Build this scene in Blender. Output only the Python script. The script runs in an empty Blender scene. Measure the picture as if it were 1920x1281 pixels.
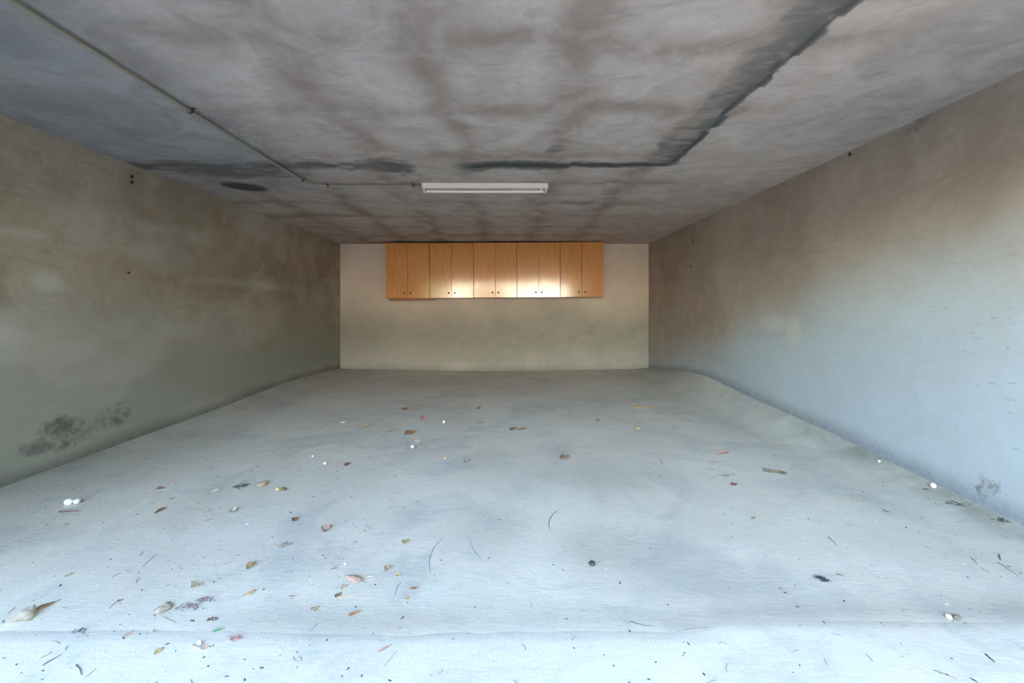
import bpy, bmesh, math, random
import numpy as np
from mathutils import Vector, Matrix

# ------------------------------------------------------------------ camera, sky, sun, exposure
SC = bpy.context.scene
COL = SC.collection
EYE = 1.134
cam_d = bpy.data.cameras.new('camera')
cam_d.sensor_width = 36.0
cam_d.lens = 15.0
cam_d.shift_x = 0.0026
cam_d.shift_y = -0.0326
cam_d.clip_start = 0.05
cam_d.clip_end = 500
cam = bpy.data.objects.new('camera', cam_d)
cam.location = (0, 0, EYE)
cam.rotation_euler = (math.radians(90), 0, 0)
COL.objects.link(cam)
SC.camera = cam

SUN_EL, SUN_AZ = math.radians(40), math.radians(35)     # azimuth measured from +Y towards +X
w = bpy.data.worlds.new('sky')
SC.world = w
w.use_nodes = True
wn = w.node_tree
wn.nodes.clear()
sky = wn.nodes.new('ShaderNodeTexSky')
sky.sky_type = 'NISHITA'
sky.sun_disc = False
sky.sun_elevation = SUN_EL
sky.sun_rotation = SUN_AZ
sky.air_density = 1.4
sky.dust_density = 3.0
sky.ozone_density = 1.0
bg = wn.nodes.new('ShaderNodeBackground')
bg.inputs['Strength'].default_value = 0.60
wo = wn.nodes.new('ShaderNodeOutputWorld')
wn.links.new(sky.outputs[0], bg.inputs['Color'])
wn.links.new(bg.outputs[0], wo.inputs['Surface'])

sun_d = bpy.data.lights.new('sun', 'SUN')
sun_d.energy = 6.0
sun_d.color = (1.0, 0.93, 0.82)
sun_d.angle = math.radians(0.6)
sun = bpy.data.objects.new('sun', sun_d)
sv = Vector((math.sin(SUN_AZ) * math.cos(SUN_EL), math.cos(SUN_AZ) * math.cos(SUN_EL), math.sin(SUN_EL)))
sun.rotation_euler = (-sv).to_track_quat('-Z', 'Y').to_euler()
sun.location = (0, 12, 20)
COL.objects.link(sun)

SC.view_settings.view_transform = 'Standard'
SC.view_settings.look = 'None'
SC.view_settings.gamma = 1.0
SC.view_settings.use_curve_mapping = False
SC.view_settings.exposure = 2.7
SC.cycles.max_bounces = 16
SC.cycles.diffuse_bounces = 12
SC.cycles.glossy_bounces = 4
SC.cycles.use_denoising = True
SC.cycles.sample_clamp_indirect = 10.0

R = random.Random(7)
YB, XL, XR, ZC, YF = 7.96, -3.155, 2.597, 2.328, 1.15      # back, left, right, ceiling, front of the garage

# ------------------------------------------------------------------ helpers
def lin(r, g, b):
    f = lambda c: (c / 255 / 12.92) if c / 255 <= 0.04045 else ((c / 255 + 0.055) / 1.055) ** 2.4
    return (f(r), f(g), f(b), 1.0)

def tag(o, label=None, cat=None, group=None, kind=None):
    if label: o['label'] = label
    if cat: o['category'] = cat
    if group: o['group'] = group
    if kind: o['kind'] = kind
    return o

def link(name, me, mat=None, parent=None, smooth=False):
    o = bpy.data.objects.new(name, me)
    COL.objects.link(o)
    if mat is not None:
        me.materials.clear()
        me.materials.append(mat)
    if smooth:
        me.polygons.foreach_set('use_smooth', [True] * len(me.polygons))
    if parent is not None:
        o.parent = parent
    return o

def empty(name, loc, label, cat, group=None, rz=0.0):
    o = bpy.data.objects.new(name, None)
    o.empty_display_size = 0.1
    o.location = loc
    o.rotation_euler = (0, 0, rz)
    COL.objects.link(o)
    return tag(o, label, cat, group)

def bm_mesh(name, bm):
    me = bpy.data.meshes.new(name)
    bm.normal_update()
    bm.to_mesh(me)
    bm.free()
    return me

def bx(bm, x0, x1, y0, y1, z0, z1, bevel=0.0, seg=2):
    r = bmesh.ops.create_cube(bm, size=1.0)
    vs = r['verts']
    bmesh.ops.scale(bm, vec=(x1 - x0, y1 - y0, z1 - z0), verts=vs)
    bmesh.ops.translate(bm, vec=((x0 + x1) / 2, (y0 + y1) / 2, (z0 + z1) / 2), verts=vs)
    if bevel:
        es = list({e for v in vs for e in v.link_edges})
        bmesh.ops.bevel(bm, geom=es, offset=bevel, segments=seg, affect='EDGES', profile=0.5)

def box_obj(name, b, mat, parent=None, bevel=0.0):
    bm = bmesh.new()
    bx(bm, *b, bevel=bevel)
    return link(name, bm_mesh(name, bm), mat, parent)

def tube(bm, pts, r, n=10, cap=True):
    """a round tube along pts; r is a number or one radius per point"""
    pts = [Vector(p) for p in pts]
    rs = r if isinstance(r, (list, tuple)) else [r] * len(pts)
    rings, up = [], None
    for i, p in enumerate(pts):
        t = (pts[min(i + 1, len(pts) - 1)] - pts[max(i - 1, 0)]).normalized()
        if up is None:
            up = Vector((0, 0, 1)) if abs(t.z) < 0.9 else Vector((1, 0, 0))
        a = t.cross(up).normalized()
        b = a.cross(t).normalized()
        up = b
        rings.append([bm.verts.new(p + a * (rs[i] * math.cos(2 * math.pi * k / n)) + b * (rs[i] * math.sin(2 * math.pi * k / n))) for k in range(n)])
    for r0, r1 in zip(rings, rings[1:]):
        for k in range(n):
            bm.faces.new((r0[k], r0[(k + 1) % n], r1[(k + 1) % n], r1[k]))
    if cap:
        bm.faces.new(list(reversed(rings[0])))
        bm.faces.new(rings[-1])

def lathe(bm, prof, n=16, axis='Z', at=(0, 0, 0)):
    """prof: (radius, height) pairs"""
    rings = []
    for rad, h in prof:
        ring = []
        for k in range(n):
            a = 2 * math.pi * k / n
            c, s = rad * math.cos(a), rad * math.sin(a)
            p = {'Z': (c, s, h), 'Y': (c, h, s), 'X': (h, c, s)}[axis]
            ring.append(bm.verts.new(Vector(p) + Vector(at)))
        rings.append(ring)
    for r0, r1 in zip(rings, rings[1:]):
        for k in range(n):
            bm.faces.new((r0[k], r0[(k + 1) % n], r1[(k + 1) % n], r1[k]))
    bm.faces.new(rings[0])
    bm.faces.new(rings[-1])
    bmesh.ops.recalc_face_normals(bm, faces=bm.faces)

# numpy value noise -------------------------------------------------
def vnoise(x, y, seed=0):
    xi, yi = np.floor(x).astype(np.int64), np.floor(y).astype(np.int64)
    fx, fy = x - xi, y - yi
    fx, fy = fx * fx * (3 - 2 * fx), fy * fy * (3 - 2 * fy)
    def h(a, b):
        n = (a * 374761393 + b * 668265263 + seed * 974711) & 0xFFFFFFFF
        n = ((n ^ (n >> 13)) * 1274126177) & 0xFFFFFFFF
        n = n ^ (n >> 16)
        return (n & 0xFFFF) / 65535.0
    return (h(xi, yi) * (1 - fx) + h(xi + 1, yi) * fx) * (1 - fy) + (h(xi, yi + 1) * (1 - fx) + h(xi + 1, yi + 1) * fx) * fy

def fbm(x, y, seed=0, oct=4):
    s, a, t = 0.0, 0.5, 0.0
    for o in range(oct):
        s = s + a * vnoise(x * 2 ** o + 17.3 * o, y * 2 ** o - 9.1 * o, seed + o)
        t += a
        a *= 0.5
    return s / t

def sstep(a, b, x):
    t = np.clip((x - a) / (b - a), 0, 1)
    return t * t * (3 - 2 * t)

def grid_mesh(name, us, vs, fn, attrs=None, flip=False):
    """a sheet over parameters us x vs; fn(U,V)->X,Y,Z arrays; attrs: name -> array fn(U,V)"""
    U, V = np.meshgrid(us, vs)
    X, Y, Z = fn(U, V)
    co = np.stack([X, Y, Z], -1).reshape(-1, 3)
    nu, nv = len(us), len(vs)
    i = np.arange(nu * nv).reshape(nv, nu)
    a, b, c, d = i[:-1, :-1], i[:-1, 1:], i[1:, 1:], i[1:, :-1]
    f = np.stack([a, d, c, b] if flip else [a, b, c, d], -1).reshape(-1, 4)
    me = bpy.data.meshes.new(name)
    me.vertices.add(len(co))
    me.vertices.foreach_set('co', co.astype(np.float32).ravel())
    me.loops.add(f.size)
    me.loops.foreach_set('vertex_index', f.astype(np.int32).ravel())
    me.polygons.add(len(f))
    me.polygons.foreach_set('loop_start', np.arange(0, f.size, 4, dtype=np.int32))
    me.update(calc_edges=True)
    me.polygons.foreach_set('use_smooth', [True] * len(f))
    for k, fnk in (attrs or {}).items():
        at = me.attributes.new(k, 'FLOAT', 'POINT')
        at.data.foreach_set('value', np.asarray(fnk(U, V), dtype=np.float32).ravel())
    return me

# node material builder ----------------------------------------------
class Mat:
    def __init__(self, name):
        self.m = bpy.data.materials.new(name)
        self.m.use_nodes = True
        self.t = self.m.node_tree
        self.t.nodes.clear()
        self.out = self.t.nodes.new('ShaderNodeOutputMaterial')
        self.b = self.t.nodes.new('ShaderNodeBsdfPrincipled')
        self.t.links.new(self.b.outputs[0], self.out.inputs['Surface'])
        self.co = None
    def set(self, sock, v):
        if hasattr(v, 'is_linked') or isinstance(v, bpy.types.NodeSocket):
            self.t.links.new(v, sock)
        else:
            sock.default_value = v
    def p(self, **kw):
        names = dict(color='Base Color', rough='Roughness', metal='Metallic', spec='Specular IOR Level', coat='Coat Weight',
                     coat_rough='Coat Roughness', normal='Normal', trans='Transmission Weight', sub='Subsurface Weight')
        for k, v in kw.items():
            self.set(self.b.inputs[names[k]], v)
        return self
    def coords(self, scale=(1, 1, 1), rot=(0, 0, 0), loc=(0, 0, 0), kind='Object'):
        if self.co is None:
            self.co = self.t.nodes.new('ShaderNodeTexCoord')
        n = self.t.nodes.new('ShaderNodeMapping')
        n.inputs['Scale'].default_value = scale
        n.inputs['Rotation'].default_value = rot
        n.inputs['Location'].default_value = loc
        self.t.links.new(self.co.outputs[kind], n.inputs['Vector'])
        return n.outputs[0]
    def noise(self, vec, scale, detail=4, rough=0.55, dist=0.0):
        n = self.t.nodes.new('ShaderNodeTexNoise')
        self.set(n.inputs['Vector'], vec)
        n.inputs['Scale'].default_value = scale
        n.inputs['Detail'].default_value = detail
        n.inputs['Roughness'].default_value = rough
        n.inputs['Distortion'].default_value = dist
        return n.outputs[0]
    def wave(self, vec, scale, dist=2.0, detail=2, dscale=1.0, kind='BANDS', direction='X'):
        n = self.t.nodes.new('ShaderNodeTexWave')
        n.wave_type = kind
        if kind == 'BANDS':
            n.bands_direction = direction
        self.set(n.inputs['Vector'], vec)
        n.inputs['Scale'].default_value = scale
        n.inputs['Distortion'].default_value = dist
        n.inputs['Detail'].default_value = detail
        n.inputs['Detail Scale'].default_value = dscale
        return n.outputs['Fac'] if 'Fac' in n.outputs else n.outputs[1]
    def voronoi(self, vec, scale, feature='F1'):
        n = self.t.nodes.new('ShaderNodeTexVoronoi')
        n.feature = feature
        self.set(n.inputs['Vector'], vec)
        n.inputs['Scale'].default_value = scale
        return n.outputs[0]
    def rng(self, v, a, b, c=0.0, d=1.0, smooth=True):
        n = self.t.nodes.new('ShaderNodeMapRange')
        n.interpolation_type = 'SMOOTHSTEP' if smooth else 'LINEAR'
        self.set(n.inputs['Value'], v)
        for k, x in zip(('From Min', 'From Max', 'To Min', 'To Max'), (a, b, c, d)):
            n.inputs[k].default_value = x
        return n.outputs[0]
    def math(self, op, a, b=0.0):
        n = self.t.nodes.new('ShaderNodeMath')
        n.operation = op
        self.set(n.inputs[0], a)
        self.set(n.inputs[1], b)
        return n.outputs[0]
    def mix(self, fac, a, b, blend='MIX'):
        n = self.t.nodes.new('ShaderNodeMix')
        n.data_type = 'RGBA'
        n.blend_type = blend
        self.set(n.inputs[0], fac)
        self.set(n.inputs[6], a)
        self.set(n.inputs[7], b)
        return n.outputs[2]
    def attr(self, name):
        n = self.t.nodes.new('ShaderNodeAttribute')
        n.attribute_name = name
        return n.outputs['Fac']
    def objrand(self):
        return self.t.nodes.new('ShaderNodeObjectInfo').outputs['Random']
    def vadd(self, a, b):
        n = self.t.nodes.new('ShaderNodeVectorMath')
        n.operation = 'ADD'
        self.set(n.inputs[0], a)
        self.set(n.inputs[1], b)
        return n.outputs[0]
    def bump(self, h, strength=0.3, dist=0.01, normal=None):
        n = self.t.nodes.new('ShaderNodeBump')
        n.inputs['Strength'].default_value = strength
        n.inputs['Distance'].default_value = dist
        self.set(n.inputs['Height'], h)
        if normal is not None:
            self.set(n.inputs['Normal'], normal)
        return n.outputs[0]

def simple(name, rgb, rough=0.6, var=0.12, scale=30.0, **kw):
    m = Mat(name)
    n = m.noise(m.coords(), scale, 3)
    c = lin(*rgb)
    d = tuple(x * (1 - var) for x in c[:3]) + (1,)
    e = tuple(min(1, x * (1 + var)) for x in c[:3]) + (1,)
    m.p(color=m.mix(m.rng(n, 0.3, 0.7), d, e), rough=rough, **kw)
    return m.m


# ------------------------------------------------------------------ materials of the shell
def plaster(name, base, light, dark, seed, foot, wetc=(84, 86, 84)):
    """hand-floated cement render: cloudy patches, trowel sweeps, fine grain, damp where 'stain' is set"""
    m = Mat(name)
    v = m.coords(loc=(seed * 3.1, seed * 1.7, seed * 0.9))
    big = m.noise(v, 0.9, 4, 0.6, 0.6)
    mid = m.noise(v, 3.2, 5, 0.6, 1.2)
    fine = m.noise(v, 26, 4, 0.65, 0.4)
    grit = m.noise(v, 160, 2, 0.6)
    sweep = m.noise(m.coords(scale=(1.0, 1.0, 3.2), rot=(0.25, 0.3, 0.5), loc=(seed, 0, 0)), 4.0, 5, 0.6, 0.9)
    c = m.mix(m.rng(big, 0.36, 0.64), dark, light)
    c = m.mix(0.6, c, base)
    c = m.mix(m.rng(mid, 0.45, 0.72, 0.0, 0.42), c, light)
    c = m.mix(m.rng(sweep, 0.5, 0.7, 0.0, 0.3), c, dark)
    c = m.mix(m.rng(fine, 0.3, 0.75, 0.0, 0.22), c, dark)
    c = m.mix(m.math('MULTIPLY', m.attr('damp_and_cool_light'), m.rng(mid, 0.2, 0.8, 0.75, 1.0)), c, foot)  # cool daylight on the lower wall, painted into the render colour
    lp = m.attr('patch')
    c = m.mix(m.math('MULTIPLY', lp, 0.7), c, m.mix(0.5, light, lin(206, 207, 204)))
    st = m.attr('stain')
    edge = m.math('ADD', st, m.rng(mid, 0.3, 0.7, -0.22, 0.22))
    edge = m.math('ADD', edge, m.rng(fine, 0.3, 0.7, -0.14, 0.14))
    wet = m.rng(edge, 0.22, 0.75, 0.0, 1.0)
    c = m.mix(m.math('MULTIPLY', wet, m.math('MINIMUM', m.math('MULTIPLY', st, 4.0), 1.0)), c, m.mix(m.rng(st, 0.4, 1.0), lin(120, 118, 110), lin(*wetc)))
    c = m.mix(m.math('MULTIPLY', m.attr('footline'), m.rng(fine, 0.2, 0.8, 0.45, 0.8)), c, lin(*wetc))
    sc = m.noise(m.coords(scale=(1, 5, 26), rot=(-0.12, 0, 0)), 2.2, 4, 0.7, 0.3)
    c = m.mix(m.math('MULTIPLY', m.attr('scuff'), m.rng(sc, 0.63, 0.70, 0.0, 0.55)), c, lin(92, 94, 96))
    h = m.math('ADD', m.math('MULTIPLY', fine, 0.5), m.math('MULTIPLY', sweep, 1.0))
    h = m.math('ADD', h, m.math('MULTIPLY', grit, 0.25))
    m.p(color=c, rough=0.92, spec=0.2, normal=m.bump(h, 0.35, 0.008))
    return m.m

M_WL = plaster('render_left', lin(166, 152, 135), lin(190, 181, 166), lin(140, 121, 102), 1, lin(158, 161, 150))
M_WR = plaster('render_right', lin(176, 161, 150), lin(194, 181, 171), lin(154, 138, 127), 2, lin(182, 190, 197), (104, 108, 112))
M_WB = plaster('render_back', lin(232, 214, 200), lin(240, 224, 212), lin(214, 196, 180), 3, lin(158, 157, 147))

def ceiling_mat():
    m = Mat('ceiling_cement')
    v = m.coords()
    big = m.noise(v, 0.8, 4, 0.6, 0.5)
    mid = m.noise(v, 3.0, 5, 0.62, 1.0)
    sw = m.noise(m.coords(scale=(1.0, 2.6, 1), rot=(0, 0, 0.5)), 3.5, 5, 0.6, 0.9)
    fine = m.noise(v, 30, 4, 0.65)
    grit = m.noise(v, 180, 2, 0.6)
    light, base, brown = lin(208, 196, 190), lin(188, 174, 167), lin(152, 133, 123)
    c = m.mix(m.rng(mid, 0.35, 0.7), base, light)
    c = m.mix(m.math('MULTIPLY', m.attr('band'), m.rng(mid, 0.25, 0.75, 1.0, 0.35)), c, brown)
    c = m.mix(m.math('MULTIPLY', m.attr('side'), 0.85), c, m.mix(m.rng(mid, 0.35, 0.65), lin(140, 143, 148), lin(160, 162, 166)))  # dimmer bluish light at the sides, painted into the ceiling colour
    c = m.mix(m.rng(sw, 0.48, 0.68, 0.0, 0.32), c, lin(140, 134, 130))
    c = m.mix(m.rng(fine, 0.35, 0.75, 0.0, 0.18), c, brown)
    st = m.attr('stain')
    e = m.math('ADD', st, m.rng(mid, 0.3, 0.7, -0.18, 0.18))
    e = m.math('ADD', e, m.rng(sw, 0.3, 0.7, -0.22, 0.22))
    wet = m.math('MULTIPLY', m.rng(e, 0.15, 0.7), m.math('MINIMUM', m.math('MULTIPLY', st, 5.0), 1.0))
    c = m.mix(wet, c, m.mix(m.rng(st, 0.45, 1.0), lin(128, 122, 119), lin(78, 78, 79)))
    h = m.math('ADD', m.math('MULTIPLY', fine, 0.5), sw)
    h = m.math('ADD', h, m.math('MULTIPLY', grit, 0.25))
    m.p(color=c, rough=0.93, spec=0.2, normal=m.bump(h, 0.3, 0.008))
    return m.m
M_CEIL = ceiling_mat()

def floor_mat(name, broom):
    m = Mat(name)
    v = m.coords()
    big = m.noise(v, 0.7, 4, 0.55, 0.4)
    mid = m.noise(v, 3.0, 5, 0.62, 1.0)
    sw = m.noise(m.coords(scale=(1.0, 5.0, 1), rot=(0, 0, 1.4 if broom else -0.7)), 7, 5, 0.65, 1.5)
    tro = m.noise(m.coords(scale=(1.0, 1.5, 1), rot=(0, 0, 1.45 if broom else 0.35)), 7, 6, 0.65, 1.2)
    fine = m.noise(v, 45, 4, 0.65)
    grit = m.noise(v, 220, 2, 0.6)
    spk = m.voronoi(v, 60)
    c = m.mix(m.rng(big, 0.35, 0.65), lin(213, 209, 198), lin(227, 224, 212))
    c = m.mix(m.rng(mid, 0.45, 0.7, 0.0, 0.45), c, lin(230, 229, 222))
    c = m.mix(m.rng(tro, 0.5, 0.68, 0.0, 0.3), c, lin(186, 189, 187))
    c = m.mix(m.rng(fine, 0.5, 0.8, 0.0, 0.3), c, lin(180, 180, 176))
    c = m.mix(m.rng(sw, 0.5, 0.72, 0.0, 0.25), c, lin(196, 196, 190))
    c = m.mix(m.rng(spk, 0.02, 0.10, 0.35, 0.0), c, lin(96, 92, 88))
    c = m.mix(m.attr('patch'), c, lin(232, 230, 224))
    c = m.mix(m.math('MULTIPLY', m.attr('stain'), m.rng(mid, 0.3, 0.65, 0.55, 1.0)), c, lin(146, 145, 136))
    h = m.math('ADD', m.math('MULTIPLY', fine, 0.6), m.math('MULTIPLY', tro, 1.2))
    h = m.math('ADD', h, m.math('MULTIPLY', grit, 0.4))
    h = m.math('ADD', h, m.math('MULTIPLY', sw, 0.8))
    tw = m.noise(m.coords(scale=(1.0, 5.0, 1), rot=(0, 0, 1.7 if broom else 1.0)), 6, 5, 0.65, 1.8)
    blot = m.noise(v, 1.7, 5, 0.6, 0.8)
    c = m.mix(m.math('MULTIPLY', m.rng(blot, 0.48, 0.66), m.rng(tw, 0.3, 0.65, 0.15, 0.5)), c, lin(168, 172, 174))
    c = m.mix(m.rng(tw, 0.6, 0.75, 0.0, 0.35), c, lin(236, 236, 230))
    h = m.math('ADD', h, m.math('MULTIPLY', tw, 0.9))
    if broom:
        br = m.noise(m.coords(scale=(34, 1.6, 1), rot=(0, 0, 0.10)), 3.0, 5, 0.7, 0.9)
        h = m.math('ADD', h, m.math('MULTIPLY', br, m.math('MULTIPLY', m.attr('swept'), 1.1)))
        c = m.mix(m.math('MULTIPLY', m.attr('swept'), m.rng(br, 0.55, 0.75, 0.0, 0.25)), c, lin(196, 196, 190))
    m.p(color=c, rough=0.85, spec=0.3, normal=m.bump(h, 0.2, 0.006))
    return m.m
M_FLOOR = floor_mat('floor_cement', False)
M_APRON = floor_mat('apron_cement', True)

def wood_mat():
    m = Mat('oak_laminate')
    rnd = m.objrand()
    cv = m.t.nodes.new('ShaderNodeCombineXYZ')
    m.t.links.new(m.math('MULTIPLY', rnd, 37.0), cv.inputs[0])
    m.t.links.new(m.math('MULTIPLY', rnd, 11.0), cv.inputs[2])
    v = m.vadd(m.coords(scale=(1, 1, 0.05)), cv.outputs[0])
    g1 = m.noise(v, 60, 4, 0.6, 0.2)
    g2 = m.noise(v, 260, 3, 0.6)
    g3 = m.noise(v, 9, 3, 0.5, 0.4)
    c = m.mix(m.rng(g1, 0.3, 0.7), lin(208, 136, 66), lin(230, 162, 84))
    c = m.mix(m.rng(g2, 0.45, 0.75, 0.0, 0.5), c, lin(176, 104, 44))
    c = m.mix(m.rng(g3, 0.4, 0.7, 0.0, 0.4), c, lin(216, 142, 64))
    c = m.mix(m.rng(rnd, 0.0, 1.0, 0.0, 0.22, False), c, lin(222, 144, 86))
    m.p(color=c, rough=0.5, spec=0.3, coat=1.0, coat_rough=0.12, normal=m.bump(g2, 0.05, 0.001))
    m.b.inputs['Coat IOR'].default_value = 1.78
    return m.m
M_WOOD = wood_mat()
M_WOODEDGE = simple('laminate_edge', (150, 96, 54), 0.5)
M_KNOB = simple('aged_brass', (92, 72, 48), 0.4, metal=0.3)
M_WHITE = simple('white_enamel', (248, 236, 230), 0.4, 0.03)
M_TUBE = simple('opal_glass', (250, 240, 236), 0.2, 0.02)
M_METAL = simple('end_cap_metal', (200, 200, 200), 0.3, metal=0.9)
M_PVC = simple('grey_pvc', (150, 143, 128), 0.5, 0.06)
M_CLIP = simple('rusty_clip', (78, 60, 48), 0.7)
M_RUST = simple('rusty_iron', (58, 46, 38), 0.7)

# ------------------------------------------------------------------ the shell
def blob(U, V, u, v, ru, rv, a=1.0, soft=0.5, rot=0.0):
    du, dv = U - u, V - v
    if rot:
        c, s = math.cos(rot), math.sin(rot)
        du, dv = du * c + dv * s, -du * s + dv * c
    r = np.sqrt((du / ru) ** 2 + (dv / rv) ** 2)
    return a * (1 - sstep(1 - soft, 1 + soft, r))

def ceil_stain(X, Y):
    n1 = fbm(X * 2.2, Y * 2.2, 5) - 0.5
    n2 = fbm(X * 9, Y * 9, 9) - 0.5
    # strip along the depth: sharp on its outer side, fading out inwards
    ex = 1.375 + 0.05 * n1 + 0.035 * n2
    s = (X - (ex - 0.27 - 0.16 * n1)) / 0.27
    strip = np.where(X < ex, np.clip(0.42 + 0.35 * s, 0, 0.72), 0) * sstep(-0.20, 0.15, s + 0.5 * n2)
    core = np.exp(-((X - ex + 0.035) / 0.028) ** 2)
    strip = np.maximum(strip, core * 0.95) * sstep(3.62, 3.5, Y)
    strip = np.where(X > ex + 0.02, 0, strip)
    # strip across the width
    yc = 3.60 + 0.10 * n1 + 0.05 * n2 - 0.03 * (X > 0.5)
    wdt = 0.075 + 0.05 * np.exp(-((X - 0.0) / 0.5) ** 2) + 0.03 * n1
    amp = 0.95 * sstep(-0.55, -0.25, X) * sstep(1.45, 1.3, X)
    amp = amp + 0.5 * (1 - sstep(-0.55, -0.25, X)) * (1 - sstep(-1.0, -1.15, X)) * 0.6
    amp = amp + 0.72 * (1 - sstep(-1.15, -0.95, X))
    wdt = np.where(X < -1.0, wdt + 0.06, wdt)
    across = amp * np.exp(-((Y - yc) / np.maximum(wdt, 0.02)) ** 2)
    b = blob(X + 0.25 * n2, Y + 0.2 * n2, -1.0, 3.62, 0.22, 0.19, 0.72, 0.6, 0.3)
    b = np.maximum(b, blob(X, Y, -2.62, 4.22, 0.22, 0.15, 0.95, 0.4, 0.5))
    b = np.maximum(b, blob(X, Y, -2.45, 3.75, 0.65, 0.20, 0.68, 0.6, 0.1))
    b = np.maximum(b, blob(X, Y, 0.0, 3.55, 0.45, 0.10, 0.75, 0.6))
    b = np.maximum(b, blob(X, Y, 0.32, 3.30, 0.09, 0.16, 0.35, 0.6, 0.3))
    return np.maximum(np.maximum(strip, across), b)

def ceil_band(X, Y):
    n = fbm(X * 1.6, Y * 1.6, 21) - 0.5
    m = fbm(X * 1.6, Y * 1.6, 33) - 0.5
    gx = np.abs(((X + 0.36 + 0.30 * n) / 0.735 + 0.5) % 1.0 - 0.5) * 0.735
    gy = np.abs(((Y - 2.61 + 0.30 * m) / 0.735 + 0.5) % 1.0 - 0.5) * 0.735
    b = np.maximum(np.exp(-(gx / 0.12) ** 2), 0.85 * np.exp(-(gy / 0.10) ** 2))
    k = fbm(X * 0.9, Y * 0.9, 44)
    return np.clip(b * (0.5 + 0.9 * k) * sstep(1.9, 1.3, X), 0, 1)

def ceil_side_shade(X, Y):  # where the ceiling's shaded sides are painted greyer
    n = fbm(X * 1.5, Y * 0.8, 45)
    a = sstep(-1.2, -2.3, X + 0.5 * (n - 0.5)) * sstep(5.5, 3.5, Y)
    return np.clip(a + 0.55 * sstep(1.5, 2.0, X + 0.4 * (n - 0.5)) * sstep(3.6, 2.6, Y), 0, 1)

zero = lambda U, V: np.zeros_like(U)
xs = np.arange(XL, XR + 0.02, 0.025)
xs = np.append(xs[xs < XR - 0.01], XR)
ys = np.append(np.arange(YF, YB - 0.01, 0.025), YB)

me = grid_mesh('ceiling', xs, ys, lambda U, V: (U, V, ZC + 0.010 * fbm(U * 0.8, V * 0.8, 3)), {'stain': ceil_stain, 'band': ceil_band, 'side': ceil_side_shade}, flip=True)
ceiling = tag(link('ceiling', me, M_CEIL), kind='structure')

def wall_left_stain(Y, Z):
    n = fbm(Y * 3, Z * 5, 61) - 0.5
    n2 = fbm(Y * 9, Z * 9, 62) - 0.5
    s = np.maximum(blob(Y, Z, 2.99, 0.31, 0.13, 0.07, 0.55, 0.5), blob(Y, Z, 3.2, 0.26, 0.26, 0.11, 0.45, 0.6, 0.3))
    s = np.maximum(s, blob(Y, Z, 3.45, 0.29, 0.12, 0.10, 0.45, 0.5))
    s = np.maximum(s, blob(Y, Z, 3.02, 0.16, 0.05, 0.03, 0.5, 0.5))
    s = np.maximum(s, blob(Y, Z, 2.85, 0.20, 0.12, 0.05, 0.5, 0.5))
    damp_and_cool_light = 0.12 * sstep(0.20 + 0.15 * n, 0.02, Z)
    return np.clip(np.maximum(s * (1 + 0.9 * n2), damp_and_cool_light), 0, 1)

def wall_left_patch(Y, Z):
    p = blob(Y, Z, 2.92, 1.31, 0.10, 0.06, 0.6, 0.6, -0.3)
    p = np.maximum(p, blob(Y, Z, 2.75, 1.62, 0.16, 0.03, 0.4, 0.6))
    p = np.maximum(p, blob(Y, Z, 5.2, 1.42, 0.9, 0.05, 0.4, 0.7))
    p = np.maximum(p, blob(Y, Z, 2.66, 1.02, 0.12, 0.10, 0.4, 0.7))
    p = np.maximum(p, blob(Y, Z, 3.9, 1.60, 0.35, 0.14, 0.35, 0.7))
    p = np.maximum(p, blob(Y, Z, 4.8, 0.95, 0.8, 0.25, 0.3, 0.8))
    return np.clip(1.5 * p * (0.4 + fbm(Y * 4, Z * 4, 66)) + 0.5 * sstep(0.5, 0.75, fbm(Y * 0.9, Z * 2.2, 67)), 0, 1)

def wall_right_stain(Y, Z):
    n = fbm(Y * 2, Z * 4, 71) - 0.5
    n2 = fbm(Y * 9, Z * 9, 72) - 0.5
    base = np.interp(Y, [1, 2.155, 3.0, 3.44, 4.47, 5.64, 6.8, 7.96], [0.03, 0.04, 0.095, 0.14, 0.18, 0.25, 0.16, 0.0])
    damp_and_cool_light = 0.10 * sstep(base + 0.12 + 0.10 * n, base + 0.0, Z)
    dirt = blob(Y, Z, 2.32, 0.16, 0.10, 0.08, 0.5, 0.7, -0.5)
    top = 0.30 * sstep(2.12 + 0.2 * n, 2.32, Z) * sstep(4.2, 2.4, Y)
    return np.clip(np.maximum(np.maximum(damp_and_cool_light, dirt), top), 0, 1)

def wall_right_patch(Y, Z):
    p = blob(Y, Z, 4.22, 0.98, 0.20, 0.07, 0.75, 0.35)
    p = np.maximum(p, blob(Y, Z, 3.90, 0.92, 0.10, 0.14, 0.75, 0.35, 0.15))
    p = np.maximum(p, blob(Y, Z, 3.1, 1.2, 0.5, 0.2, 0.25, 0.8))
    p = np.maximum(p, blob(Y, Z, 5.0, 1.5, 0.8, 0.3, 0.2, 0.8))
    return np.clip(p * (0.55 + 0.9 * fbm(Y * 4, Z * 4, 76)), 0, 1)

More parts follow.
